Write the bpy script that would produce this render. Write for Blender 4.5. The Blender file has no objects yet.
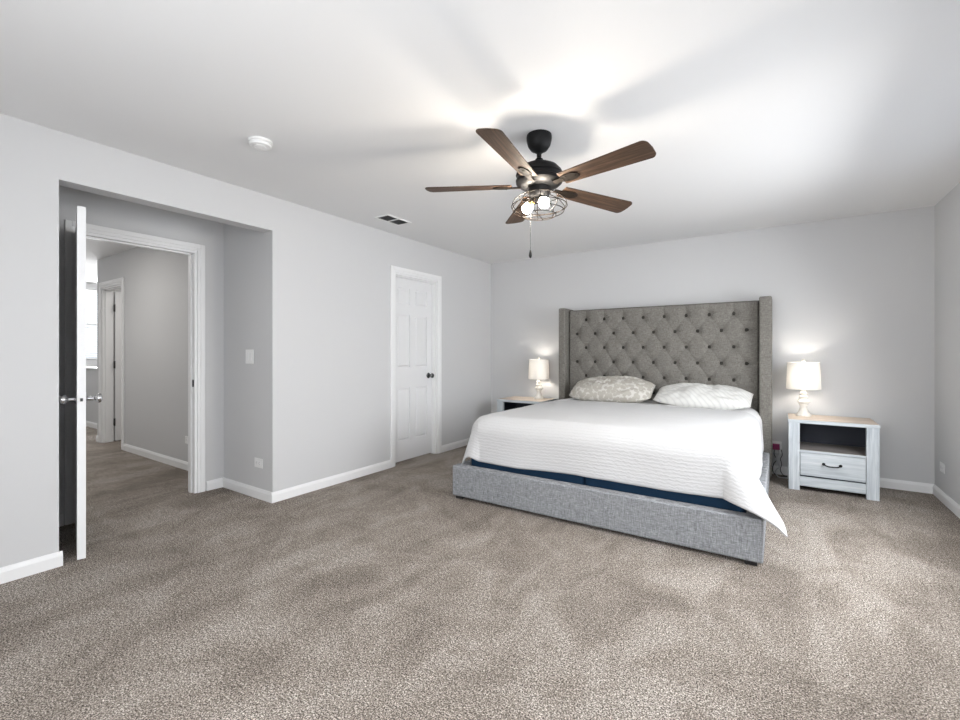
import bpy, bmesh, math, random
from mathutils import Vector, Matrix, noise
random.seed(7)
PI = math.pi
S = bpy.context.scene
C = S.collection

# ---------------------------------------------------------------- camera
CAM_H = 1.20
cd = bpy.data.cameras.new('camera')
cam = bpy.data.objects.new('camera', cd); C.objects.link(cam)
cam.location = (0, 0, CAM_H)
cam.rotation_euler = (PI/2, 0, math.radians(33.86))
cd.sensor_width = 36.0
cd.lens = 445.6/960*36.0
cd.shift_y = -7.8/960
cd.clip_start = 0.02
S.camera = cam

# ---------------------------------------------------------------- world, lights, exposure
w = bpy.data.worlds.new('world'); S.world = w; w.use_nodes = True
bg = w.node_tree.nodes['Background']
bg.inputs[0].default_value = (0.80, 0.88, 1.0, 1); bg.inputs[1].default_value = 1.5
S.view_settings.view_transform = 'Standard'
S.view_settings.look = 'None'
S.view_settings.gamma = 1.0
S.view_settings.use_curve_mapping = False
S.view_settings.exposure = 0.33

def area(name, loc, rot, sx, sy, power, col, spread=180):
    l = bpy.data.lights.new(name, 'AREA'); l.shape = 'RECTANGLE'
    l.size = sx; l.size_y = sy; l.energy = power; l.color = col
    l.spread = math.radians(spread)
    o = bpy.data.objects.new(name, l); C.objects.link(o)
    o.location = loc; o.rotation_euler = rot
    return o
# daylight from unseen added windows behind and beside camera, and from the stairwell window
area('added_window_daylight', (-.80, -0.71, 1.42), (math.radians(78), 0, 0), 1.9, 1.5, 42, (0.97, 0.985, 1.0))
area('added_side_window_daylight', (1.05, .70, 1.38), (0, math.radians(62), 0), 1.4, 1.7, 13, (0.97, 0.985, 1.0), 160)
area('added_bed_side_window_daylight', (1.05, 3.15, 1.38), (0, math.radians(67), 0), 1.4, 1.8, 46, (0.97, 0.985, 1.0), 160)
area('stair_daylight', (-10.05, 2.75, 1.7), (0, -PI/2, 0), 1.25, 0.95, 60, (0.98, 0.99, 1.0))
# unseen ceiling lights added to brighten the hall and the bathroom off it
area('hall_fill_light', (-5.8, .95, 2.42), (0, 0, 0), .6, .6, 12, (1, .97, .93))
area('bathroom_fill_light', (-6.6, 2.95, 2.42), (0, 0, 0), .35, .35, 10, (1, .97, .93))
BULB = 275.0      # emission strength of the fan's bulbs
LBULB = 78.0     # emission strength of the bedside bulbs

# ---------------------------------------------------------------- materials
def mat(name, col=(.8, .8, .8), rough=.6, metal=0, spec=.5):
    m = bpy.data.materials.new(name); m.use_nodes = True
    b = m.node_tree.nodes['Principled BSDF']
    b.inputs['Base Color'].default_value = (*col, 1)
    b.inputs['Roughness'].default_value = rough
    b.inputs['Metallic'].default_value = metal
    b.inputs['Specular IOR Level'].default_value = spec
    return m
def nd(m, t, **kw):
    n = m.node_tree.nodes.new(t)
    for k, v in kw.items(): setattr(n, k, v)
    return n
def lk(m, a, b): m.node_tree.links.new(a, b)
def bsdf(m): return m.node_tree.nodes['Principled BSDF']
def coord(m, scale=(1, 1, 1), rot=(0, 0, 0)):
    tc = nd(m, 'ShaderNodeTexCoord'); mp = nd(m, 'ShaderNodeMapping')
    mp.inputs['Scale'].default_value = scale; mp.inputs['Rotation'].default_value = rot
    lk(m, tc.outputs['Object'], mp.inputs['Vector']); return mp.outputs[0]
def ntex(m, vec, scale, detail=2, rough=.5, dist=0):
    n = nd(m, 'ShaderNodeTexNoise'); n.inputs['Scale'].default_value = scale
    n.inputs['Detail'].default_value = detail; n.inputs['Roughness'].default_value = rough
    n.inputs['Distortion'].default_value = dist
    lk(m, vec, n.inputs['Vector']); return n.outputs['Fac']
def ramp(m, fac, stops):
    r = nd(m, 'ShaderNodeValToRGB'); e = r.color_ramp.elements
    while len(e) < len(stops): e.new(.5)
    for i, (p, c) in enumerate(stops):
        e[i].position = p; e[i].color = (*c, 1)
    lk(m, fac, r.inputs[0]); return r.outputs[0]
def mixc(m, fac, a, b, mode='MIX'):
    n = nd(m, 'ShaderNodeMix', data_type='RGBA', blend_type=mode)
    if isinstance(fac, (int, float)): n.inputs[0].default_value = fac
    else: lk(m, fac, n.inputs[0])
    for i, v in ((6, a), (7, b)):
        if isinstance(v, tuple): n.inputs[i].default_value = (*v, 1)
        else: lk(m, v, n.inputs[i])
    return n.outputs[2]
def mth(m, op, a, b=0.0):
    n = nd(m, 'ShaderNodeMath', operation=op)
    for i, v in enumerate((a, b)):
        if isinstance(v, (int, float)): n.inputs[i].default_value = v
        else: lk(m, v, n.inputs[i])
    return n.outputs[0]
def bump(m, h, strength=.3, dist=.01):
    b = nd(m, 'ShaderNodeBump'); b.inputs['Strength'].default_value = strength
    b.inputs['Distance'].default_value = dist
    lk(m, h, b.inputs['Height']); lk(m, b.outputs[0], bsdf(m).inputs['Normal'])
def setc(m, out): lk(m, out, bsdf(m).inputs['Base Color'])

def paint(name, col, rough=.7):
    m = mat(name, col, rough, spec=.25); v = coord(m)
    bump(m, ntex(m, v, 160, 2), .06, .002); return m
M = {}
M['wall'] = paint('wall_paint', (.60, .60, .602))
M['ceiling'] = paint('ceiling_paint', (.775, .775, .775), .85)
M['door'] = mat('door_paint', (.76, .76, .765), .5, spec=.35)
M['trim'] = mat('white_trim_paint', (.82, .82, .82), .4, spec=.4)
M['plastic'] = mat('white_plastic', (.82, .82, .81), .35)

def carpet():
    m = mat('carpet', (.3, .27, .24), .95, spec=.05); v = coord(m)
    tuft = ntex(m, v, 175, 4, .85)
    tuft2 = ntex(m, v, 62, 3, .8)
    patch = ntex(m, v, 2.0, 5, .65, .9)
    v2 = coord(m, (1, .35, 1), (0, 0, math.radians(35)))
    lane = ntex(m, v2, 3.2, 3, .6, .9)
    col = ramp(m, tuft, [(.40, (.033, .027, .022)), (.48, (.16, .137, .116)), (.53, (.325, .287, .252)), (.60, (.66, .60, .545))])
    k = ramp(m, tuft2, [(.38, (.70, .69, .68)), (.62, (1.28, 1.28, 1.28))])
    col = mixc(m, 1.0, col, k, 'MULTIPLY')
    pp = ramp(m, mth(m, 'ADD', mth(m, 'MULTIPLY', patch, .55), mth(m, 'MULTIPLY', lane, .45)),
              [(.40, (.76, .745, .73)), (.5, (1.0, .99, .98)), (.60, (1.24, 1.255, 1.27))])
    col = mixc(m, 1.0, col, pp, 'MULTIPLY')
    setc(m, col)
    bump(m, mth(m, 'ADD', tuft, mth(m, 'MULTIPLY', tuft2, .4)), .35, .008)
    return m
M['carpet'] = carpet()

def linen(name, dark, mid, light, scale=1.0):
    m = mat(name, mid, .9, spec=.15)
    va = coord(m, (30*scale, 30*scale, 330*scale)); vb = coord(m, (330*scale, 330*scale, 26*scale))
    a = ntex(m, va, 1, 3, .7); b = ntex(m, vb, 1, 3, .7)
    h = mth(m, 'MULTIPLY', mth(m, 'ADD', a, b), .5)
    setc(m, ramp(m, h, [(.36, dark), (.5, mid), (.64, light)]))
    bump(m, h, .35, .004); return m
M['linen'] = linen('grey_linen_upholstery', (.13, .134, .142), (.27, .278, .292), (.46, .475, .495))
M['linen_head'] = linen('grey_linen_lamp_tinted', (.10, .094, .083), (.185, .175, .157), (.29, .277, .253), 1.1)  # same grey linen, its colour shifted for the headboard's warmer, dimmer light

M['button'] = mat('shade_darkened_button_linen', (.045, .042, .038), .85, spec=.1)  # headboard cloth again, with the shade of the dimples darkened into its colour

def wood(name, c1, c2, c3, axis='X', sc=1.0, rough=.5):
    m = mat(name, c2, rough, spec=.3)
    s = {'X': (1.2, 22, 22), 'Y': (22, 1.2, 22), 'Z': (22, 22, 1.2)}[axis]
    v = coord(m, tuple(q*sc for q in s))
    n = ntex(m, v, 1.6, 5, .65, .5)
    setc(m, ramp(m, n, [(.3, c1), (.5, c2), (.7, c3)]))
    bump(m, n, .15, .003); return m
M['ns_v'] = wood('whitewashed_wood_upright', (.36, .40, .43), (.52, .56, .59), (.68, .71, .73), 'Z', 1.3)
M['ns_h'] = wood('whitewashed_wood_flat', (.38, .42, .45), (.52, .56, .585), (.65, .67, .69), 'X', 1.0)
M['ns_top'] = wood('tan_wood_top', (.40, .33, .27), (.56, .47, .39), (.70, .61, .52), 'X', .9)
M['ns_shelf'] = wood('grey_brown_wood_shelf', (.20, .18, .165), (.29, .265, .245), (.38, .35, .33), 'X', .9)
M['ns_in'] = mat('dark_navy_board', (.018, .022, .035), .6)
M['blade'] = wood('walnut_blade', (.020, .011, .007), (.062, .035, .021), (.135, .080, .049), 'X', 1.6, .55)
M['black'] = mat('matte_black_metal', (.007, .007, .0075), .5, .1, .2)
M['bronze'] = mat('dark_bronze_metal', (.010, .007, .005), .6, .1, .15)
M['chrome'] = mat('satin_nickel', (.55, .55, .56), .22, 1)
M['dknob'] = mat('dark_nickel', (.12, .12, .12), .25, 1)
M['hinge'] = mat('dark_hinge_metal', (.08, .08, .08), .4, .8)
M['dark'] = mat('dark_void', (.01, .01, .01), .8)
M['vent_dark'] = mat('grey_duct_metal', (.16, .16, .165), .6, .3)
M['navy'] = mat('navy_fabric', (.010, .033, .070), .85, spec=.2)
bump(M['navy'], ntex(M['navy'], coord(M['navy']), 300, 2), .3, .003)
M['mattress'] = mat('white_ticking', (.72, .72, .72), .9)
M['magenta'] = mat('magenta_plastic', (.30, .012, .12), .35)
M['cable'] = mat('dark_cable', (.03, .03, .032), .5)
M['gcable'] = mat('grey_cable', (.55, .55, .56), .5)
M['feet'] = mat('black_foot_plastic', (.012, .012, .012), .5)
M['ceramic'] = wood('cream_distressed_lamp_paint', (.62, .58, .50), (.78, .75, .69), (.86, .84, .80), 'Z', .5, .5)

def coverlet_mat():
    m = mat('white_quilted_cotton', (.63, .63, .635), .92, spec=.1)
    uv = nd(m, 'ShaderNodeUVMap'); uv.uv_map = 'UVMap'
    mp = nd(m, 'ShaderNodeMapping'); lk(m, uv.outputs[0], mp.inputs['Vector'])
    mp.inputs['Scale'].default_value = (1, 1, 1)
    wv = nd(m, 'ShaderNodeTexWave', wave_type='BANDS', bands_direction='Y', wave_profile='SIN')
    wv.inputs['Scale'].default_value = 13; wv.inputs['Distortion'].default_value = 3.5
    wv.inputs['Detail'].default_value = 1; wv.inputs['Detail Scale'].default_value = 3.0
    lk(m, mp.outputs[0], wv.inputs['Vector'])
    n = ntex(m, mp.outputs[0], 28, 3, .6); n2 = ntex(m, mp.outputs[0], 5, 2)
    h = mth(m, 'ADD', mth(m, 'MULTIPLY', wv.outputs['Fac'], .35), mth(m, 'MULTIPLY', n, 1.0))
    h = mth(m, 'ADD', h, mth(m, 'MULTIPLY', n2, 1.5))
    bump(m, h, .5, .006)
    return m
M['coverlet'] = coverlet_mat()
M['sheet'] = mat('white_cotton_sheet', (.76, .76, .765), .9, spec=.1)
bump(M['sheet'], ntex(M['sheet'], coord(M['sheet'], (1, 3, 1)), 9, 3, .5, .6), .4, .012)
def pillow_mat(name, base, motif, sc):
    m = mat(name, base, .9, spec=.1); v = coord(m)
    vo = nd(m, 'ShaderNodeTexVoronoi'); vo.inputs['Scale'].default_value = sc; lk(m, v, vo.inputs['Vector'])
    d = mth(m, 'ADD', vo.outputs['Distance'], mth(m, 'MULTIPLY', ntex(m, v, sc*2.5, 2), .35))
    setc(m, ramp(m, d, [(.16, motif), (.22, base), (.75, base), (.85, tuple(.5*(a+b) for a, b in zip(motif, base)))]))
    bump(m, ntex(m, v, 14, 3, .6, .8), .35, .012); return m
M['sham'] = pillow_mat('beige_patterned_cotton', (.43, .405, .36), (.74, .73, .70), 26)
def stripe_mat():
    m = mat('white_striped_cotton', (.74, .735, .71), .9, spec=.1)
    v = coord(m, (1, 1, 1), (0, 0, math.radians(38)))
    wv = nd(m, 'ShaderNodeTexWave', wave_type='BANDS', bands_direction='Y'); wv.inputs['Scale'].default_value = 9
    wv.inputs['Distortion'].default_value = 2.5; wv.inputs['Detail'].default_value = 1; wv.inputs['Detail Scale'].default_value = 1.2
    lk(m, v, wv.inputs['Vector'])
    setc(m, ramp(m, wv.outputs['Fac'], [(0, (.555, .55, .535)), (.14, (.61, .605, .585)), (1, (.65, .645, .62))]))
    bump(m, ntex(m, coord(m), 11, 3, .6, .8), .4, .014); return m
M['stripe'] = stripe_mat()

def emis(name, col, s):
    m = mat(name, col, .4); b = bsdf(m)
    b.inputs['Emission Color'].default_value = (*col, 1); b.inputs['Emission Strength'].default_value = s
    return m
M['bulb'] = emis('lit_filament_bulb', (1, .89, .75), BULB)
M['amber'] = mat('amber_bulb_neck', (.60, .33, .10), .15)
M['lbulb'] = emis('lit_bedside_bulb', (1, .94, .86), LBULB)
def shade_mat():
    m = mat('cream_linen_shade', (.9, .87, .82), .9)
    nt = m.node_tree; out = nt.nodes['Material Output']
    tr = nd(m, 'ShaderNodeBsdfTranslucent'); tr.inputs[0].default_value = (.93, .905, .87, 1)
    df = nd(m, 'ShaderNodeBsdfDiffuse'); df.inputs[0].default_value = (.88, .86, .82, 1)
    mx = nd(m, 'ShaderNodeMixShader'); mx.inputs[0].default_value = .24
    lk(m, df.outputs[0], mx.inputs[1]); lk(m, tr.outputs[0], mx.inputs[2]); lk(m, mx.outputs[0], out.inputs['Surface'])
    return m
M['shade'] = shade_mat()
def glass_mat():
    m = mat('window_glass', (1, 1, 1), .0)
    b = bsdf(m); b.inputs['Transmission Weight'].default_value = 1; b.inputs['IOR'].default_value = 1.02
    return m
M['glass'] = glass_mat()
M['blind'] = mat('white_blind_slat', (.85, .85, .83), .5)
bsdf(M['blind']).inputs['Transmission Weight'].default_value = 0

# ---------------------------------------------------------------- mesh helpers
def obj(name, bm, m, parent=None, smooth=False, uv=False):
    me = bpy.data.meshes.new(name)
    bmesh.ops.recalc_face_normals(bm, faces=bm.faces)
    bm.to_mesh(me); bm.free()
    me.materials.append(M[m] if isinstance(m, str) else m)
    if smooth:
        for p in me.polygons: p.use_smooth = True
        if smooth is not True:
            me.set_sharp_from_angle(angle=math.radians(smooth))
    o = bpy.data.objects.new(name, me); C.objects.link(o)
    if parent: o.parent = parent
    return o
def bevel(o, wd=.003, seg=2):
    md = o.modifiers.new('bevel', 'BEVEL'); md.width = wd; md.segments = seg; md.limit_method = 'ANGLE'
    md.harden_normals = False
    return o
def struct(name, bm, m, smooth=False):
    o = obj(name, bm, m, None, smooth); o['kind'] = 'structure'; return o
def thing(name, label, cat, loc=(0, 0, 0), rz=0, group=None):
    o = bpy.data.objects.new(name, None); C.objects.link(o); o.empty_display_size = .1
    o.location = loc; o.rotation_euler = (0, 0, rz); o['label'] = label; o['category'] = cat
    if group: o['group'] = group
    return o
def tag(o, label, cat, group=None):
    o['label'] = label; o['category'] = cat
    if group: o['group'] = group
    return o
def dup(root, loc, label):
    r = root.copy(); C.objects.link(r); r.location = loc; r['label'] = label
    def rec(src, dst):
        for ch in list(src.children):
            c = ch.copy(); C.objects.link(c); c.parent = dst; rec(ch, c)
    rec(root, r)
    return r
def box(bm, x0, x1, y0, y1, z0, z1, mx=None):
    vs = [bm.verts.new((x, y, z)) for x in (x0, x1) for y in (y0, y1) for z in (z0, z1)]
    for f in ((0, 1, 3, 2), (4, 6, 7, 5), (0, 4, 5, 1), (2, 3, 7, 6), (0, 2, 6, 4), (1, 5, 7, 3)):
        bm.faces.new([vs[i] for i in f])
    if mx is not None: bmesh.ops.transform(bm, matrix=mx, verts=vs)
    return vs
def boxes(*bs):
    bm = bmesh.new()
    for b in bs: box(bm, *b)
    return bm
def lathe(bm, prof, n=32, mx=None, close=True):
    rings = []
    for r, z in prof:
        rings.append([bm.verts.new((r*math.cos(2*PI*i/n), r*math.sin(2*PI*i/n), z)) for i in range(n)])
    for a, b in zip(rings, rings[1:]):
        for i in range(n): bm.faces.new((a[i], a[(i+1) % n], b[(i+1) % n], b[i]))
    if close:
        bm.faces.new(rings[0][::-1]); bm.faces.new(rings[-1])
    vs = [v for r in rings for v in r]
    if mx is not None: bmesh.ops.transform(bm, matrix=mx, verts=vs)
    return vs
def tube(bm, pts, r, n=8, closed=False):
    pts = [Vector(p) for p in pts]; N = len(pts); rings = []
    up = None
    for i, p in enumerate(pts):
        if closed: t = pts[(i+1) % N]-pts[i-1]
        else: t = pts[min(i+1, N-1)]-pts[max(i-1, 0)]
        t.normalize()
        if up is None:
            up = t.orthogonal().normalized()
        else:
            up = (up - t*up.dot(t)).normalized()
        s = t.cross(up)
        rr = r[i] if isinstance(r, (list, tuple)) else r
        rings.append([bm.verts.new(p + (up*math.cos(2*PI*k/n)+s*math.sin(2*PI*k/n))*rr) for k in range(n)])
    for i in range(N if closed else N-1):
        a, b = rings[i], rings[(i+1) % N]
        for k in range(n): bm.faces.new((a[k], a[(k+1) % n], b[(k+1) % n], b[k]))
    if not closed:
        bm.faces.new(rings[0][::-1]); bm.faces.new(rings[-1])
def smoothpts(pts, k=6):
    out = []; P = [Vector(p) for p in pts]
    for i in range(len(P)-1):
        p0, p1, p2, p3 = P[max(i-1, 0)], P[i], P[i+1], P[min(i+2, len(P)-1)]
        for j in range(k):
            t = j/k
            out.append(.5*((2*p1)+(-p0+p2)*t+(2*p0-5*p1+4*p2-p3)*t*t+(-p0+3*p1-3*p2+p3)*t**3))
    out.append(P[-1]); return out

# ---------------------------------------------------------------- room shell
XL, XR, YB, YF, RH = -3.355, 1.095, 5.28, -0.76, 2.44
T = .12
struct('floor', boxes((-10.6, XR+.3, YF-.3, YB+.3, -.12, 0)), 'carpet')
struct('ceiling', boxes((-10.6, XR+.3, YF-.3, YB+.3, RH, RH+.12)), 'ceiling')
OY0, OY1, OZ = .76, 2.03, 2.17             # wide opening into the entry alcove
DY0, DY1, DZ = 3.385, 4.095, 2.04          # closet doorway
b = boxes((XL-T, XL, YF, OY0, 0, RH), (XL-T, XL, OY0, OY1, OZ, RH), (XL-T, XL, OY1, DY0, 0, RH),
          (XL-T, XL, DY0, DY1, DZ, RH), (XL-T, XL, DY1, YB, 0, RH))
struct('wall_left', b, 'wall')
struct('wall_back', boxes((XL-T, XR+T, YB, YB+T, 0, RH)), 'wall')
SY0, SY1, SY2, SY3, SZ0, SZ1 = -.2, 1.6, 2.2, 4.1, .62, 2.14
struct('wall_right', boxes((XR, XR+T, YF-T, SY0, 0, RH), (XR, XR+T, SY1, SY2, 0, RH), (XR, XR+T, SY3, YB, 0, RH), (XR, XR+T, SY0, SY1, 0, SZ0), (XR, XR+T, SY0, SY1, SZ1, RH), (XR, XR+T, SY2, SY3, 0, SZ0), (XR, XR+T, SY2, SY3, SZ1, RH)), 'wall')
WX0, WX1, WZ0, WZ1 = -1.80, .20, .62, 2.2
struct('wall_front', boxes((XL-T, WX0, YF-T, YF, 0, RH), (WX1, XR, YF-T, YF, 0, RH),
                           (WX0, WX1, YF-T, YF, 0, WZ0), (WX0, WX1, YF-T, YF, WZ1, RH)), 'wall')
# entry alcove and doorway to the hall
XA = -4.12; HY0, HY1, HZ = 1.022, 1.810, 2.060
struct('wall_alcove_right', boxes((XA, XL-T, OY1, OY1+T, 0, RH)), 'wall')
struct('wall_alcove_left', boxes((XA, XL-T, OY0-.14-T, OY0-.14, 0, RH)), 'wall')
struct('wall_doorway', boxes((XA-T, XA, .5, HY0, 0, RH), (XA-T, XA, HY0, HY1, HZ, RH), (XA-T, XA, HY1, 2.23, 0, RH)), 'wall')
# hall
HW = 2.11; BX0, BX1 = -7.445, -6.74
struct('wall_hall_right', boxes((BX1, XA-T, HW, HW+T, 0, RH), (BX0, BX1, HW, HW+T, 2.045, RH), (-7.62, BX0, HW, HW+T, 0, RH)), 'wall')
struct('wall_hall_left', boxes((-10.4, XA-T, .45, .45+T, 0, RH)), 'wall')
struct('wall_bathroom', boxes((-7.62, -7.50, HW+T, 3.7, 0, RH), (-7.50, -5.6, 3.58, 3.7, 0, RH), (-5.72, -5.6, HW+T, 3.58, 0, RH)), 'wall')
EX = -10.25
struct('wall_stair_end', boxes((EX-T, EX, .57, 2.25, 0, RH), (EX-T, EX, 3.25, 3.7, 0, RH), (EX-T, EX, 2.25, 3.25, 0, 1.06), (EX-T, EX, 2.25, 3.25, 2.33, RH)), 'wall')
struct('wall_stair_right', boxes((EX, -7.62, 3.58, 3.7, 0, RH)), 'wall')
struct('wall_stair_half', boxes((EX, -7.62-.45, 2.46, 2.56, 0, .93)), 'wall')
b = boxes((EX, -7.62-.43, 2.44, 2.58, .93, .955))
bevel(struct('trim_1', b, 'trim'), .006)

# baseboards: profiled strips
BH = .082
def baseboard(name, runs):
    """runs: (x0,y0,x1,y1,nx,ny) wall foot line and the direction into the room"""
    bm = bmesh.new()
    prof = [(0, 0), (.014, 0), (.014, BH*.72), (.010, BH*.86), (.006, BH), (0, BH)]
    for x0, y0, x1, y1, nx, ny in runs:
        a = [bm.verts.new((x0+nx*d, y0+ny*d, z)) for d, z in prof]
        c = [bm.verts.new((x1+nx*d, y1+ny*d, z)) for d, z in prof]
        k = len(prof)
        for i in range(k): bm.faces.new((a[i], a[(i+1) % k], c[(i+1) % k], c[i]))
        bm.faces.new(a[::-1]); bm.faces.new(c)
    return struct(name, bm, 'trim')
e = .014
baseboard('baseboard_left', [(XL, YF, XL, OY0+e, 1, 0), (XL-T, OY0, XL, OY0, 0, 1), (XL, OY1-e, XL, 3.322, 1, 0), (XL, 4.158, XL, YB, 1, 0)])
baseboard('baseboard_back', [(XL+e, YB, XR, YB, 0, -1)])
baseboard('baseboard_right', [(XR, YF, XR, YB-e, -1, 0)])
baseboard('baseboard_front', [(XL+e, YF, XR-e, YF, 0, 1)])
baseboard('baseboard_alcove', [(XA, OY1, XL, OY1, 0, -1), (XA, 1.885, XA, OY1-e, 1, 0), (XA, .62, XA, .955, 1, 0)])
baseboard('baseboard_hall', [(BX1+.075, HW, XA-T, HW, 0, -1), (-7.62, HW, BX0-.075, HW, 0, -1), (EX, 2.46, -8.17, 2.46, 0, -1)])

def casing(name, P, y0, y1, z1, cw=.062, flip=1, plane='x', thick=.016):
    """door casing on the plane x=P (or y=P) round the opening y0..y1 (x0..x1) up to z1"""
    bm = bmesh.new()
    def bx(a0, a1, zz0, zz1, d):
        lo, hi = sorted((P, P+flip*d))
        if plane == 'x': box(bm, lo, hi, a0, a1, zz0, zz1)
        else: box(bm, a0, a1, lo, hi, zz0, zz1)
    o = .6*cw
    bx(y0-cw, y0-cw+o, 0, z1+cw, thick); bx(y0-cw+o, y0, 0, z1+cw-o, thick*.8)
    bx(y1+cw-o, y1+cw, 0, z1+cw, thick); bx(y1, y1+cw-o, 0, z1+cw-o, thick*.8)
    bx(y0-cw+o, y1+cw-o, z1+cw-o, z1+cw, thick); bx(y0, y1, z1, z1+cw-o, thick*.8)
    o_ = struct(name, bm, 'trim'); bevel(o_, .003); return o_
def jamb(name, lo, hi, y0, y1, z1, plane='x', stop=None, t=.018):
    bm = bmesh.new()
    def bx(a0, a1, zz0, zz1, l=lo, h=hi):
        if plane == 'x': box(bm, l, h, a0, a1, zz0, zz1)
        else: box(bm, a0, a1, l, h, zz0, zz1)
    bx(y0, y0+t, 0, z1-t); bx(y1-t, y1, 0, z1-t); bx(y0, y1, z1-t, z1)
    if stop:
        s0, s1 = stop
        bx(y0+t, y0+t+.011, 0, z1-t, s0, s1); bx(y1-t-.011, y1-t, 0, z1-t, s0, s1); bx(y0+t, y1-t, z1-t-.011, z1-t, s0, s1)
    return struct(name, bm, 'trim')
casing('trim_2', XL, DY0, DY1, DZ)
jamb('trim_3', XL-T, XL, DY0, DY1, DZ, stop=(XL-.065, XL-.03))
casing('trim_4', XA, HY0, HY1, HZ, cw=.060)
casing('trim_5', XA-T, HY0, HY1, HZ, flip=-1)
jamb('trim_6', XA-T, XA, HY0, HY1, HZ, stop=(XA-.085, XA-.045))
casing('trim_7', HW, BX0, BX1, 2.045, cw=.075, flip=-1, plane='y')
jamb('trim_8', HW, HW+T, BX0, BX1, 2.045, plane='y', stop=(HW+.03, HW+.065))

# six panel door leaf: x along the width 0..w, y thickness, z up
def leaf(wd, ht, th=.035):
    bm = bmesh.new()
    q = .012
    box(bm, 0, wd, -th/2+q, th/2-q, 0, ht)
    st = .105*wd/.76; mid = .10*wd/.76
    rails = [(0, .22), (.80, 1.02), (1.60, 1.71), (ht-.115, ht)]
    xs = [(st, wd/2-mid/2), (wd/2+mid/2, wd-st)]
    for s in (-1, 1):
        y0, y1 = sorted((s*(th/2-q), s*th/2))
        box(bm, 0, st, y0, y1, 0, ht); box(bm, wd-st, wd, y0, y1, 0, ht); box(bm, wd/2-mid/2, wd/2+mid/2, y0, y1, 0, ht)
        for z0, z1 in rails:
            box(bm, st, wd/2-mid/2, y0, y1, z0, z1); box(bm, wd/2+mid/2, wd-st, y0, y1, z0, z1)
        for (z0, z1) in ((.22, .80), (1.02, 1.60), (1.71, ht-.115)):
            for x0, x1 in xs:
                g = .010; k = .016; yb = s*(th/2-q); yt = s*(th/2-.001)
                a = [bm.verts.new(v) for v in ((x0+g, yb, z0+g), (x1-g, yb, z0+g), (x1-g, yb, z1-g), (x0+g, yb, z1-g))]
                c = [bm.verts.new(v) for v in ((x0+g+k, yt, z0+g+k), (x1-g-k, yt, z0+g+k), (x1-g-k, yt, z1-g-k), (x0+g+k, yt, z1-g-k))]
                for i in range(4): bm.faces.new((a[i], a[(i+1) % 4], c[(i+1) % 4], c[i]))
                bm.faces.new(c)
    return bm
def knob_bm(x, z, s, th=.035):
    bm = bmesh.new()
    prof = [(.032, 0), (.033, .004), (.028, .008), (.012, .012), (.0105, .036), (.016, .042), (.026, .050), (.0285, .060), (.026, .069), (.015, .075), (.001, .076)]
    mx = Matrix.Translation((x, s*th/2, z)) @ Matrix.Rotation(-s*PI/2, 4, 'X')
    lathe(bm, prof, 24, mx); return bm
def door(name, loc, rz, wd, ht, knobmat, hinges=True, th=.035, knobs=(-1, 1)):
    r = bpy.data.objects.new(name, None); C.objects.link(r); r.location = loc; r.rotation_euler = (0, 0, rz); r['kind'] = 'structure'
    obj('door_panel', leaf(wd, ht, th), 'trim' if name == 'door_1' else 'door', r)
    for s in knobs:
        obj('door_knob', knob_bm(wd-.065, .915, s, th), knobmat, r, 40)
    if hinges:
        for z in (.25, 1.02, 1.78):
            bm = boxes((-.014, -.001, -th/2-.004, th/2-.006, z-.045, z+.045))
            lathe(bm, [(.008, -.05), (.008, .05)], 12, Matrix.Translation((-.008, -th/2-.006, z)))
            obj('hinge', bm, 'hinge', r, 40)
    return r
# bedroom door, standing open into the alcove
hx, hy = XA+.018, 1.0325; ex, ey = -3.326, .850
ang = math.atan2(ey-hy, ex-hx)
d1 = door('door_1', (hx, hy, .012), ang, math.hypot(ex-hx, ey-hy), 2.025, 'chrome', th=.038)
bm = boxes((0, .0012, -.0125, .0125, .887, .943)); 
wd1 = math.hypot(ex-hx, ey-hy)
lp = obj('latch_plate', bm, 'trim', d1); lp.location = (wd1, 0, 0)
bm = boxes((0, .008, -.006, .006, .906, .924)); lb = obj('latch_bolt', bm, 'dknob', d1); lb.location = (wd1+.0012, 0, 0)
# closet door, shut
door('door_2', (XL-.085, DY0+.021, .012), PI/2, DY1-DY0-.042, DZ-.033, 'dknob', hinges=False, knobs=(-1,))
# bathroom door, open inwards, hinged on the far jamb
door('door_3', (BX0+.021, HW+T+.012, .012), PI/2, .70, 2.0, 'chrome', th=.035)
# strike plate in the bedroom door jamb
bm = boxes((XA-.042, XA-.012, HY1-.0195, HY1-.018, .905, .965)); bm2 = bmesh.new()
sp = thing('strike_plate', 'small dark strike plate in the white door jamb opposite the open door', 'strike plate')
o = obj('plate', bm, 'hinge', sp); obj('latch_hole', boxes((XA-.035, XA-.02, HY1-.0205, HY1-.0195, .92, .95)), 'dark', sp)

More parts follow.
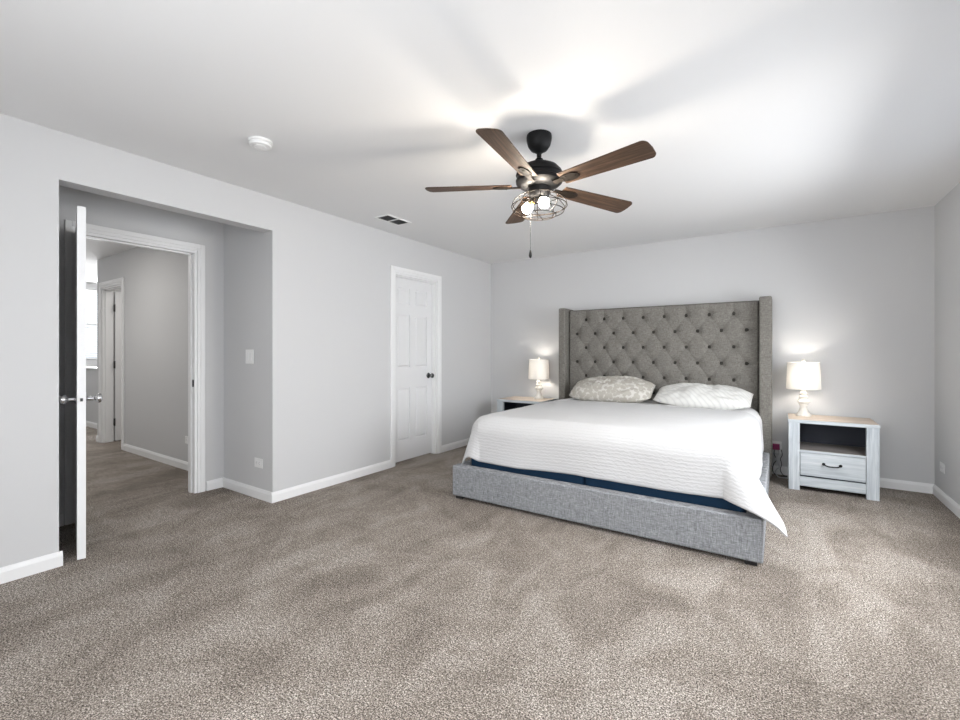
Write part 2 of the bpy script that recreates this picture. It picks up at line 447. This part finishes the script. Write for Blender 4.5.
# windows
def window(name, x0, x1, y0, y1, z0, z1, axis):
    r = bpy.data.objects.new(name, None); C.objects.link(r); r['kind'] = 'structure'
    g = .05; bm = bmesh.new()
    if axis == 'y':
        box(bm, x0, x1, y0, y1, z0, z0+g); box(bm, x0, x1, y0, y1, z1-g, z1)
        for c in (x0+g/2, (x0+x1)/2, x1-g/2): box(bm, c-g/2, c+g/2, y0, y1, z0+g, z1-g)
        ym = (y0+y1)/2
        gl = boxes((x0+g, x1-g, ym-.003, ym+.003, z0+g, z1-g))
    else:
        box(bm, x0, x1, y0, y1, z0, z0+g); box(bm, x0, x1, y0, y1, z1-g, z1)
        box(bm, x0, x1, y0, y1, (z0+z1)/2-.02, (z0+z1)/2+.02)
        for c in (y0+g/2, y1-g/2): box(bm, x0, x1, c-g/2, c+g/2, z0+g, z1-g)
        xm = (x0+x1)/2
        gl = boxes((xm-.003, xm+.003, y0+g, y1-g, z0+g, z1-g))
    obj('window_frame', bm, 'trim', r); obj('window_pane', gl, 'glass', r)
    return r
window('window_added_1', WX0, WX1, YF-.09, YF-.05, WZ0, WZ1, 'y')  # unseen window added behind the camera for its light
window('window_added_3', XR+.05, XR+.09, SY0, SY1, SZ0, SZ1, 'x')  # unseen window added in the right wall to light the room
window('window_added_4', XR+.05, XR+.09, SY2, SY3, SZ0, SZ1, 'x')  # second unseen right-wall window, added to light the bed end
w2 = window('window_2', EX-.09, EX-.05, 2.25, 3.25, 1.06, 2.33, 'x')
bm = bmesh.new()
z = 1.09
while z < 2.26:
    box(bm, EX-.025, EX+.020, 2.27, 3.23, -.0015, .0015, Matrix.Translation((0, 0, z)) @ Matrix.Translation((EX, 0, 0)) @ Matrix.Rotation(math.radians(35), 4, 'Y') @ Matrix.Translation((-EX, 0, 0)))
    z += .042
box(bm, EX-.03, EX+.03, 2.26, 3.24, 2.26, 2.32)
obj('blind', bm, 'blind', w2)

# ---------------------------------------------------------------- bed
BX_L, BX_R, FY, HB_Y = -2.24, -.072, 2.925, 5.235
WG_L, WG_R, RT = -2.192, -.054, .088
bed = thing('bed_frame', 'king bed frame in grey linen with tall button-tufted wingback headboard', 'bed', (0, 0, 0))
def softbox(name, x0, x1, y0, y1, z0, z1, m, parent, bw=.012, seg=3):
    o = obj(name, boxes((x0, x1, y0, y1, z0, z1)), m, parent); bevel(o, bw, seg)
    for p in o.data.polygons: p.use_smooth = False
    return o
softbox('footboard', BX_L, BX_R, FY, FY+RT, .022, .268, 'linen', bed, .012)
softbox('side_rail', BX_R-RT, BX_R, FY+RT+.001, 4.945, .022, .266, 'linen', bed)
softbox('side_rail', BX_L, BX_L+RT, FY+RT+.001, 4.945, .022, .266, 'linen', bed)
for fx, fy in ((BX_L+.03, FY+.03), (BX_R-.09, FY+.03), (BX_L+.03, 5.0), (BX_R-.09, 5.0)):
    obj('foot', boxes((fx, fx+.06, fy-.018, fy+.03, 0, .022)), 'feet', bed)
# slat deck hidden under the box springs
obj('slat_deck', boxes((BX_L+RT+.001, BX_R-RT-.001, FY+RT+.001, 5.06, .12, .145)), 'feet', bed)
# headboard
HX0, HX1, HZ0, HZ1 = WG_L+.082, WG_R-.102, .10, 1.705
dx, dz = .1092, .1655; z1r = 1.585; xc = -1.1385   # lattice
x1r = xc-3.5*2*dx
YP = 5.105
def tuft(x, z):
    fr = lambda t: abs(math.sin(PI*t))
    if z <= z1r:
        a = ((x-x1r)/dx + (z-z1r)/dz)/2; c = ((x-x1r)/dx - (z-z1r)/dz)/2
        p = fr(a)*fr(c)
    else:
        a = (x-x1r)/(2*dx); p = fr(a)**2
    lo = x1r-dx; hi = x1r+15*dx
    if x < lo or x > hi:                     # edge strip: only level folds at the row ends
        a = (z-(z1r-dz))/(2*dz)
        q = fr(a)**2 if z <= z1r else 1
        p = q
    h = .017*(max(p, 0)**.18) if p > 1e-9 else 0
    # deep dimple round the nearest button
    best = 9
    r0 = round((z1r-z)/dz)
    for r in (r0-1, r0, r0+1):
        if r < 0 or r > 6: continue
        off = x1r if r % 2 == 0 else x1r-dx
        nb = 8 if r % 2 == 0 else 9
        k = min(max(round((x-off)/(2*dx)), 0), nb-1)
        best = min(best, math.hypot(x-off-2*dx*k, z-(z1r-r*dz)))
    h += .028*(1-math.exp(-(best/.040)**1.8))
    return h
bm = bmesh.new(); nx, nz = 330, 268
g = []
for j in range(nz+1):
    row = []
    zz = HZ0+(HZ1-HZ0)*j/nz
    for i in range(nx+1):
        xx = HX0+(HX1-HX0)*i/nx
        h = tuft(xx, zz)
        r = i/nx*(HX1-HX0); r2 = (HX1-HX0)-r; t = HZ1-zz
        edge = min(1, (min(r, r2, t)/.018+.0))**.5 if min(r, r2, t) < .018 else 1
        h = h*edge
        row.append(bm.verts.new((xx, YP-.002-h+.01, zz)))
    g.append(row)
for j in range(nz):
    for i in range(nx): bm.faces.new((g[j][i], g[j][i+1], g[j+1][i+1], g[j+1][i]))
# back and sides so that it is a solid pad
bk = [bm.verts.new(v) for v in ((HX0, 5.232, HZ0), (HX1, 5.232, HZ0), (HX1, 5.232, HZ1), (HX0, 5.232, HZ1))]
bm.faces.new(bk[::-1])
bm.faces.new(g[nz][::-1]+[bk[3], bk[2]][::1] if False else [*g[nz], bk[2], bk[3]])
bm.faces.new([*g[0][::-1], bk[0], bk[1]])
bm.faces.new([*[g[j][0] for j in range(nz, -1, -1)], bk[0], bk[3]][::1])
bm.faces.new([*[g[j][nx] for j in range(nz+1)], bk[2], bk[1]])
hb = obj('headboard', bm, 'linen_head', bed, 45)
hb.data.polygons[0].use_smooth = True
bb = bmesh.new(); lathe(bb, [(.024, 0), (.024, .007), (.017, .012), (.001, .014)], 16, Matrix.Rotation(PI/2, 4, 'X'))
b0 = obj('upholstery_button', bb, 'button', hb, 60)
first = True
for rrow in range(6):
    n = 8 if rrow % 2 == 0 else 9
    xs0 = x1r if rrow % 2 == 0 else x1r-dx
    for k in range(n):
        o = b0 if first else b0.copy()
        if not first: C.objects.link(o)
        first = False
        o.location = (xs0+2*dx*k, YP+.006, z1r-rrow*dz)
for x0, x1 in ((WG_L, WG_L+.081), (WG_R-.101, WG_R)):
    softbox('headboard_wing', x0, x1, 4.95, 5.235, .03, 1.725, 'linen_head', bed, .014)

# box springs: two navy halves
for x0, x1, lab in ((-2.14, -1.152, 'navy fabric box spring half on the closet door side of the bed'),
                    (-1.148, -.168, 'navy fabric box spring half on the charger side of the bed')):
    o = obj('box_spring', boxes((x0, x1, 3.045, 5.03, .146, .375)), 'navy'); bevel(o, .02, 3)
    tag(o, lab, 'box spring', 'navy box springs')
o = obj('mattress', boxes((-2.125, -.18, 3.055, 5.04, .376, .655)), 'mattress'); bevel(o, .12, 8)
tag(o, 'thick white mattress lying under the coverlet on the navy box springs', 'mattress')

# draped cloths
def drape(name, m, X0, X1, Y0, Y1, ztop, oL, oR, oF, R, flL, flR, flF, cflL, cflR, seed, step=.02, hemfn=None, thick=.008, amp=.004):
    """cloth lying on the top X0..X1 x Y0..Y1 that hangs oL, oR to the sides and oF over the foot"""
    bm = bmesh.new(); uvl = bm.loops.layers.uv.new('UVMap')
    na = int((X1-X0+oL+oR)/step); nb = int((Y1-Y0+oF)/step)
    def fold(e, fl):
        q = R*PI/2
        if e < q: return R*math.sin(e/R), R*(1-math.cos(e/R))
        s = e-q
        return R+s*math.sin(fl), R+s*math.cos(fl)
    G = []
    for j in range(nb+1):
        row = []
        for i in range(na+1):
            a = X0-oL+(X1-X0+oL+oR)*i/na
            of = oF
            if hemfn: of = oF
            bb_ = Y0-of+(Y1-Y0+of)*j/nb
            ex = (a-X1) if a > X1 else (a-X0 if a < X0 else 0)
            ey = min(0, bb_-Y0)
            px = min(max(a, X0), X1); py = max(bb_, Y0)
            if hemfn and ey < 0: ey *= hemfn((a-X0)/(X1-X0))
            el = math.hypot(ex, ey)
            x, y, z = px, py, ztop
            if el > 1e-6:
                ux, uy = ex/el, ey/el
                el *= 1+(-.21 if ex < 0 else .08)*(abs(ux*uy)*2)**1.5
                fs = flR if ex > 0 else flL
                cf = cflR if ex > 0 else cflL
                ww = abs(ux*uy)*2                 # 0 on the sides, 1 on the diagonal
                base = fs*abs(ux)**2+flF*abs(uy)**2
                fl = base*(1-ww)+cf*ww
                h, d = fold(el, fl)
                x += ux*h; y += uy*h; z -= d
                # gentle waves in the hanging part
                tt = a if abs(uy) > abs(ux) else bb_
                wv = noise.noise(Vector((tt*2.4, seed, 0)))*.022*min(1, el/.3)
                x += ux*wv; y += uy*wv
            n_ = noise.noise(Vector((a*2.3, bb_*3.1, seed)))*amp*2+noise.noise(Vector((a*9, bb_*12, seed+3)))*amp*.6
            crown = .012*(1-((px-(X0+X1)/2)/((X1-X0)/2))**2)
            z += n_+crown*(1 if el < .05 else max(0, 1-el/.1))
            v = bm.verts.new((x, y, z)); row.append((v, (a, bb_)))
        G.append(row)
    for j in range(nb):
        for i in range(na):
            q = (G[j][i], G[j][i+1], G[j+1][i+1], G[j+1][i])
            f = bm.faces.new([t[0] for t in q])
            for l, t in zip(f.loops, q): l[uvl].uv = t[1]
    me = bpy.data.meshes.new(name)
    bm.normal_update()
    bm.to_mesh(me); bm.free(); me.materials.append(M[m])
    for p in me.polygons: p.use_smooth = True
    o = bpy.data.objects.new(name, me); C.objects.link(o)
    sd = o.modifiers.new('thickness', 'SOLIDIFY'); sd.thickness = thick; sd.offset = 1
    return o
Rf = .14
cov = drape('coverlet', 'coverlet', -2.035, -.275, 3.165, 4.60, .664, .44, .45, .455, Rf,
            .13, .05, .02, .30, .73, 11.3, hemfn=lambda u: .97-.07*u+.02*math.sin(u*9))
tag(cov, 'white quilted coverlet draped over the bed with a corner hanging off the foot', 'bedspread')
sh = drape('flat_sheet', 'sheet', -2.005, -.270, 4.54, 5.02, .661, .36, .42, .0, .135,
           .05, .06, .0, .0, .0, 4.1, thick=.006, amp=.006)
tag(sh, 'plain white flat sheet showing between the coverlet and the pillows', 'sheet')

# pillows
def pillow(name, m, W, D, H, seed):
    bm = bmesh.new(); n = 44; k = 30
    top = {}; bot = {}
    def P(u, v, s):
        eu, ev = 1-abs(u)**2.2, 1-abs(v)**2.2
        h = (max(eu, 0)*max(ev, 0))**.55
        pinch = 1-.06*(abs(u)**2*(1-abs(v))) 
        px = u*W/2*(1-.05*(1-abs(v)**2)*abs(u)**3); py = v*D/2*(1-.08*(1-abs(u)**2)*abs(v)**3)
        px *= 1-.04*(u*v)**2; py *= 1-.22*(u*v)**2; py *= 1-.22*u**4
        wr = noise.noise(Vector((u*3, v*4, seed)))*.035*h+noise.noise(Vector((u*8, v*5, seed+2)))*.012*h
        return (px, py, s*H/2*h*(1 if s > 0 else .75)+wr*s)
    for i in range(n+1):
        for j in range(k+1):
            u, v = -1+2*i/n, -1+2*j/k
            top[i, j] = bm.verts.new(P(u, v, 1))
            edge = i in (0, n) or j in (0, k)
            bot[i, j] = top[i, j] if edge else bm.verts.new(P(u, v, -1))
    for i in range(n):
        for j in range(k):
            bm.faces.new((top[i, j], top[i+1, j], top[i+1, j+1], top[i, j+1]))
            bm.faces.new((bot[i, j], bot[i, j+1], bot[i+1, j+1], bot[i+1, j]))
    return obj(name, bm, m, None, True)
p1 = pillow('pillow', 'sham', .91, .46, .25, 3.0)
p1.location = (-1.51, 4.80, .786); p1.rotation_euler = (math.radians(24), math.radians(-1), math.radians(1))
tag(p1, 'plump beige pillow with pale leafy motifs, leaning on the tufted headboard', 'pillow', 'bed pillows')
p2 = pillow('pillow', 'stripe', .88, .46, .20, 8.2)
p2.location = (-.625, 4.80, .764); p2.rotation_euler = (math.radians(20), math.radians(1), math.radians(-2))
tag(p2, 'off-white faintly striped pillow lying beside the beige patterned one', 'pillow', 'bed pillows')

# ---------------------------------------------------------------- nightstands
def nightstand(loc, label):
    t = thing('nightstand', label, 'nightstand', loc, 0, 'whitewashed nightstands')
    W, D, Hh, lw = .602, .45, .612, .080       # origin: front left foot
    tp = obj('table_top', boxes((-.004, W+.004, -.004, D, Hh-.028, Hh)), 'ns_h', t); bevel(tp, .002)
    bm = bmesh.new(); box(bm, 0, W, .006, D-.004, Hh, Hh+.0012); obj('top_veneer', bm, 'ns_top', tp)
    for x0 in (0, W-lw):
        o = obj('leg_panel', boxes((x0, x0+lw, 0, .045, 0, Hh-.0285)), 'ns_v', t); bevel(o, .002)
    for x0 in (0, W-.02):
        obj('side_panel', boxes((x0, x0+.02, .0455, D, .0, Hh-.0285)), 'ns_v', t)
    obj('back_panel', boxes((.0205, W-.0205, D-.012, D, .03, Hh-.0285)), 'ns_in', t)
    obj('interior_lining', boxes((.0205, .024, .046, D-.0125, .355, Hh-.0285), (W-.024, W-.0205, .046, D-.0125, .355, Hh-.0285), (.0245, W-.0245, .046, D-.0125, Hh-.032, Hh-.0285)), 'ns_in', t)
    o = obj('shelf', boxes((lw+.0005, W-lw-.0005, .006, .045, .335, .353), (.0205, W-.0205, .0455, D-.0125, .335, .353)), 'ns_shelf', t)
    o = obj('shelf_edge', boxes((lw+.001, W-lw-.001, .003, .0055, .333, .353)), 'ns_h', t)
    o = obj('drawer', boxes((lw+.004, W-lw-.004, .004, .35, .135, .329)), 'ns_h', t); bevel(o, .002)
    hb_ = bmesh.new()
    cx, cz = W/2, .245
    tube(hb_, smoothpts([(cx-.056, 0, cz+.004), (cx-.050, -.022, cz+.002), (cx-.03, -.028, cz-.006), (cx, -.028, cz-.008), (cx+.03, -.028, cz-.006), (cx+.050, -.022, cz+.002), (cx+.056, 0, cz+.004)]), .0048, 8)
    for s in (-1, 1): lathe(hb_, [(.011, 0), (.012, .004), (.008, .007)], 16, Matrix.Translation((cx+s*.056, .0035, cz+.004)) @ Matrix.Rotation(PI/2, 4, 'X'))
    obj('drawer_handle', hb_, 'black', o, 40)
    o = obj('bottom_rail', boxes((lw+.001, W-lw-.001, .008, .028, .04, .121)), 'ns_h', t); bevel(o, .002)
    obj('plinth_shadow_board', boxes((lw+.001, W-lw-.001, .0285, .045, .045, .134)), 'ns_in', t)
    return t
ns = nightstand((.070, 4.765, 0), 'whitewashed nightstand with tan top and one drawer, below the larger-looking lit lamp and beside the charging cables')
ns['label'] = 'whitewashed nightstand with open shelf and one drawer, beside the magenta charger'
dup(ns, (-2.94, 4.765, 0), 'whitewashed nightstand in the room corner, half hidden behind the bed')

# ---------------------------------------------------------------- bedside lamps
def table_lamp(loc, label):
    t = thing('table_lamp', label, 'lamp', loc, 0, 'lit bedside lamps')
    bm = bmesh.new()
    lathe(bm, [(.060, 0), (.062, .006), (.060, .016), (.050, .022), (.047, .030), (.040, .036), (.034, .052), (.027, .072), (.024, .088),
               (.030, .096), (.033, .102), (.028, .108), (.036, .114), (.048, .126), (.050, .138), (.042, .150), (.028, .158), (.024, .164),
               (.034, .172), (.036, .180), (.026, .188), (.019, .196), (.026, .204), (.028, .212), (.022, .220), (.017, .232), (.021, .240), (.017, .250), (.012, .256), (.010, .275)], 32)
    obj('lamp_base', bm, 'ceramic', t, 50)
    bm = bmesh.new(); lathe(bm, [(.016, .2755), (.016, .315)], 16); obj('socket', bm, 'dknob', t, 40)
    bm = bmesh.new(); lathe(bm, [(.012, .3155), (.018, .335), (.029, .36), (.031, .378), (.024, .398), (.008, .408), (.001, .409)], 20)
    obj('bulb', bm, 'lbulb', t, True)
    bm = bmesh.new(); lathe(bm, [(.132, .246), (.130, .30), (.126, .42), (.122, .492), (.120, .492), (.124, .42), (.128, .30), (.130, .246), (.132, .246)], 48, None, False)
    bmesh.ops.remove_doubles(bm, verts=bm.verts, dist=.0002)
    sh_ = obj('lamp_shade', bm, 'shade', t, 60)
    for z, r in ((.249, .1305), (.489, .1215)):
        bm = bmesh.new()
        tube(bm, [(r*math.cos(2*PI*i/40), r*math.sin(2*PI*i/40), z) for i in range(40)], .0028, 6, True)
        obj('shade_trim', bm, 'ceramic', sh_, 60)
    bm = bmesh.new()
    for s in (-1, 1):
        tube(bm, smoothpts([(s*.016, 0, .30), (s*.05, 0, .34), (s*.055, 0, .40), (s*.03, 0, .46), (0, 0, .482)]), .0018, 6)
    for i in range(3):
        a = 2*PI*i/3; tube(bm, [(0, 0, .484), (.121*math.cos(a), .121*math.sin(a), .484)], .0016, 6)
    obj('harp', bm, 'chrome', t, 40)
    bm = bmesh.new(); lathe(bm, [(.006, .484), (.006, .496), (.013, .502), (.016, .512), (.011, .522), (.001, .526)], 16)
    obj('finial', bm, 'ceramic', t, 50)
    return t
ZT = .6132
lamp = table_lamp((.187, 5.075, ZT), 'lit turned cream lamp on the nightstand whose drawer is in full view')
dup(lamp, (-2.525, 5.10, ZT), 'lit turned cream lamp on the nightstand half hidden behind the bed')

# ---------------------------------------------------------------- ceiling fan
fx, fy = -1.139, 2.304
fan = thing('ceiling_fan', 'black five-blade ceiling fan with walnut blades and caged light hanging over the carpet', 'ceiling fan', (fx, fy, 0))
bm = bmesh.new(); lathe(bm, [(.070, 2.4395), (.072, 2.428), (.071, 2.408), (.064, 2.380), (.048, 2.356), (.028, 2.346), (.020, 2.338)][::-1], 40)
obj('canopy', bm, 'black', fan, 50)
bm = bmesh.new(); lathe(bm, [(.0135, 2.28), (.0135, 2.3375)], 16); lathe(bm, [(.022, 2.282), (.026, 2.29), (.022, 2.303), (.0137, 2.310)], 20)
obj('downrod', bm, 'black', fan, 50)
bm = bmesh.new(); lathe(bm, [(.001, 2.282), (.03, 2.281), (.07, 2.272), (.105, 2.254), (.127, 2.230), (.133, 2.212), (.126, 2.204), (.126, 2.188), (.133, 2.182), (.131, 2.166), (.112, 2.150), (.078, 2.142), (.001, 2.141)][::-1], 48)
obj('motor_housing', bm, 'black', fan, 40)
ZB = 2.150
def blade_bm():
    bm = bmesh.new(); out = []
    L0, L1 = .155, .665
    # outline, slightly wider at the tip with one rounded corner pair
    for t in [i/14 for i in range(15)]:
        x = L0+(L1-.03-L0)*t; out.append((x, .050+.018*t))
    for a in range(1, 9):
        q = a/9*PI/2; out.append((L1-.03+.03*math.sin(q), .068-.035*(1-math.cos(q))))
    lower = [(x, -y) for x, y in out[::-1]]
    pts = out+[(L1+.003, 0)]+lower
    # round root corners
    th = .006
    a = [bm.verts.new((x, y, th/2)) for x, y in pts]; c = [bm.verts.new((x, y, -th/2)) for x, y in pts]
    bm.faces.new(a); bm.faces.new(c[::-1])
    for i in range(len(a)): bm.faces.new((a[i], a[(i+1) % len(a)], c[(i+1) % len(a)], c[i]))
    return bm
def iron_bm():
    bm = bmesh.new()
    box(bm, .105, .17, -.014, .014, -.010, -.0035)
    pts = [(.15, -.018), (.19, -.030), (.235, -.030), (.262, -.015), (.268, 0), (.262, .015), (.235, .030), (.19, .030), (.15, .018)]
    a = [bm.verts.new((x, y, -.0034)) for x, y in pts]; c = [bm.verts.new((x, y, -.0085)) for x, y in pts]
    bm.faces.new(a); bm.faces.new(c[::-1])
    for i in range(len(a)): bm.faces.new((a[i], a[(i+1) % len(a)], c[(i+1) % len(a)], c[i]))
    for x, y in ((.19, .017), (.19, -.017), (.24, 0)):
        lathe(bm, [(.005, -.011), (.006, -.0085)], 10, Matrix.Translation((x, y, 0)))
    return bm
bl0 = None
rv = Vector((.8304, .5572, 0)); fv = Vector((-.5572, .8304, 0)); nrm = (Vector((0, 0, 1))+.036*rv+.036*fv).normalized()
tilt = Vector((0, 0, 1)).rotation_difference(nrm).to_matrix()
for k in range(5):
    an = math.radians(-12+72*k)
    if bl0 is None:
        bl = obj('blade', blade_bm(), 'blade', fan); bevel(bl, .0015, 2)
        ir = obj('blade_iron', iron_bm(), 'bronze', bl); bl0 = bl; ir0 = ir
    else:
        bl = bl0.copy(); C.objects.link(bl); bl.parent = fan
        ir = ir0.copy(); C.objects.link(ir); ir.parent = bl
    bl.location = (0, 0, ZB)
    # the rotor hangs very slightly off level on its ball mount
    bl.rotation_euler = (tilt @ Matrix.Rotation(an, 3, 'Z') @ Matrix.Rotation(math.radians(-12), 3, 'X')).to_euler()
bm = bmesh.new(); lathe(bm, [(.001, 2.1405), (.060, 2.1405), (.062, 2.115), (.058, 2.096), (.050, 2.084), (.001, 2.082)][::-1], 40)
obj('light_fitter', bm, 'black', fan, 40)
bm = bmesh.new()
rings = [(.064, 2.108), (.112, 2.090), (.150, 2.058), (.158, 2.034), (.140, 2.004), (.095, 1.982)]
def cage_r(s):
    i = min(int(s), len(rings)-2); t = s-i
    return rings[i][0]*(1-t)+rings[i+1][0]*t, rings[i][1]*(1-t)+rings[i+1][1]*t
for i, (r, z) in enumerate(rings):
    if i in (1, 3, 4) or i in (0, 5):
        tube(bm, [(r*math.cos(2*PI*q/48), r*math.sin(2*PI*q/48), z) for q in range(48)], .0024, 6, True)
for k in range(10):
    a = 2*PI*k/10+.2
    tube(bm, smoothpts([(r*math.cos(a), r*math.sin(a), z) for r, z in rings], 4), .0022, 6)
tube(bm, [(-.09*math.cos(.2), -.09*math.sin(.2), 1.982), (.09*math.cos(.2), .09*math.sin(.2), 1.982)], .0022, 6)
tube(bm, [(-.09*math.cos(.2+PI/2), -.09*math.sin(.2+PI/2), 1.982), (.09*math.cos(.2+PI/2), .09*math.sin(.2+PI/2), 1.982)], .0022, 6)
obj('light_cage', bm, 'bronze', fan, 60)
for az in (math.radians(187), math.radians(-42)):
    mx = Matrix.Translation((.018*math.cos(az), .018*math.sin(az), 2.081)) @ Matrix.Rotation(az, 4, 'Z') @ Matrix.Rotation(math.radians(180-48), 4, 'Y')
    bm = bmesh.new(); lathe(bm, [(.015, 0), (.016, .022), (.013, .024)], 16, mx); sk = obj('lamp_socket', bm, 'bronze', fan, 40)
    bm = bmesh.new(); lathe(bm, [(.012, .0245), (.016, .036), (.021, .046)], 20, mx, True); obj('bulb_neck', bm, 'amber', sk, True)
    bm = bmesh.new(); lathe(bm, [(.021, .0465), (.029, .062), (.030, .078), (.024, .094), (.010, .102), (.001, .103)], 20, mx)
    obj('bulb', bm, 'bulb', fan, True)
px, py = -.04, -.03
bm = bmesh.new()
z = 2.081
while z > 1.785:
    lathe(bm, [(.0006, z-.0026), (.0017, z-.0013), (.0017, z+.0013), (.0006, z+.0026)], 6, Matrix.Translation((px, py, 0))); z -= .0056
pc = obj('pull_chain', bm, 'dknob', fan)
bm = bmesh.new(); lathe(bm, [(.002, 1.785), (.004, 1.778), (.008, 1.762), (.009, 1.750), (.006, 1.740), (.001, 1.737)][::-1], 16, Matrix.Translation((px, py, 0)))
obj('pull_knob', bm, 'black', pc, True)

# ---------------------------------------------------------------- ceiling and wall fittings
sd = thing('smoke_detector', 'round white smoke detector on the ceiling near the alcove opening', 'smoke detector', (-2.53, 1.455, 0))
bm = bmesh.new(); lathe(bm, [(.066, 2.4395), (.067, 2.430), (.064, 2.427)][::-1], 40); obj('mounting_ring', bm, 'plastic', sd, 40)
bm = bmesh.new(); lathe(bm, [(.060, 2.4265), (.062, 2.416), (.056, 2.408), (.043, 2.405), (.042, 2.407), (.033, 2.407), (.032, 2.403), (.020, 2.401), (.001, 2.400)][::-1], 40)
obj('cover', bm, 'plastic', sd, 35)

vt = thing('ceiling_vent', 'white rectangular ceiling air register with two dark louvre banks', 'vent', (-2.995, 3.01, 0))
x0, x1, y0, y1 = -.085, .085, -.155, .155; bw = .018
bm = boxes((x0, x1, y0, y0+bw, 2.432, 2.4395), (x0, x1, y1-bw, y1, 2.432, 2.4395), (x0, x0+bw, y0+bw, y1-bw, 2.432, 2.4395), (x1-bw, x1, y0+bw, y1-bw, 2.432, 2.4395), (x0+bw, x1-bw, -.008, .008, 2.432, 2.4395))
o = obj('vent_frame', bm, 'plastic', vt)
obj('duct_plate', boxes((x0+bw, x1-bw, y0+bw, y1-bw, 2.4385, 2.4396)), 'vent_dark', vt)
bm = bmesh.new()
for k in range(20):
    yy = y0+bw+.010+k*(y1-y0-2*bw-.02)/19
    if abs(yy) < .012: continue
    box(bm, x0+bw, x1-bw, -.005, .005, -.0006, .0006, Matrix.Translation((0, yy, 2.4345)) @ Matrix.Rotation(math.radians(35), 4, 'X'))
obj('louvre', bm, 'vent_dark', vt)

def plate_xz(name, label, cat, cx, y, cz, wdt, hgt, face, ny=-1, group=None):
    """cover plate on a wall facing -y at y"""
    t = thing(name, label, cat, (cx, y, cz), 0, group)
    p = obj('cover_plate', boxes((-wdt/2, wdt/2, -.006, -.0003, -hgt/2, hgt/2)), 'plastic', t); bevel(p, .002)
    if face == 'switch':
        for s in (-1, 1):
            o = obj('rocker', boxes((s*.023-.0165, s*.023+.0165, -.0095, -.0062, -.033, .033)), 'trim', t); bevel(o, .0015)
    else:
        for s in (-1, 1):
            o = obj('socket_face', boxes((s*.0195-.014, s*.0195+.014, -.0085, -.0062, -.017, .017)), 'trim', t); bevel(o, .003)
            obj('slot', boxes((s*.0195-.005, s*.0195+.006, -.0089, -.0086, -.008, -.0062), (s*.0195-.004, s*.0195+.005, -.0089, -.0086, .0062, .008), (s*.0195-.011, s*.0195-.008, -.0089, -.0086, -.002, .002)), 'dark', o)
    return t
plate_xz('light_switch', 'white double rocker light switch on the grey alcove wall', 'light switch', -3.687, OY1, 1.163, .118, .118, 'switch')
plate_xz('wall_outlet', 'white sideways outlet low on the alcove wall under the switch', 'outlet', -3.55, OY1, .29, .118, .076, 'outlet', group='white sideways wall outlets')
plate_xz('wall_outlet', 'white sideways outlet low on the hall wall seen through the doorway', 'outlet', -4.99, HW, .305, .118, .076, 'outlet', group='white sideways wall outlets')
t = plate_xz('wall_outlet', 'white sideways outlet low on the darker wall past the nightstand', 'outlet', XR, 5.05, .272, .118, .076, 'outlet', group='white sideways wall outlets')
t.location = (XR, 5.05, .272); t.rotation_euler = (0, 0, -PI/2)
t = plate_xz('wall_outlet', 'white outlet behind the magenta charger between headboard and nightstand', 'outlet', -.018, YB, .265, .080, .118, 'outlet')

# charger and cables
ch = thing('phone_charger', 'magenta charger block plugged into the outlet between bed and nightstand', 'charger', (-.020, YB-.009, .270))
o = obj('charger_body', boxes((-.032, .026, -.034, -.0005, -.026, .030)), 'magenta', ch); bevel(o, .005, 3)
o = obj('side_plug', boxes((.0265, .046, -.026, -.0005, -.018, .024)), 'plastic', ch); bevel(o, .004, 2)
def cable(pts, r, m, label):
    bm = bmesh.new(); tube(bm, smoothpts(pts, 8), r, 8); o = obj('charging_cable', bm, m, None, True)
    tag(o, label, 'cable', 'cables under the charger'); return o
yw = YB-.035
cable([(-.035, yw, .243), (-.040, yw-.01, .20), (-.020, yw-.015, .15), (-.045, yw-.01, .10), (-.050, yw-.03, .04), (-.02, yw-.06, .007), (.03, yw-.06, .006), (.064, yw-.05, .006)], .0035, 'cable', 'black cable hanging from the charger close to the headboard')
cable([(-.005, yw, .243), (-.002, yw-.008, .21), (-.022, yw-.022, .17), (-.010, yw-.03, .12), (.002, yw-.02, .08), (-.018, yw-.025, .06), (-.03, yw-.05, .030), (-.005, yw-.10, .006), (.03, yw-.12, .006), (.066, yw-.11, .006)], .0045, 'gcable', 'pale grey cable hanging in a loop below the magenta charger')
cable([(.018, yw, .250), (.026, yw-.01, .20), (.012, yw-.01, .16), (.022, yw-.012, .11), (.010, yw-.01, .06), (.025, yw-.02, .020), (.05, yw-.03, .006), (.066, yw-.03, .006)], .003, 'cable', 'thin dark cable hanging nearest the nightstand')
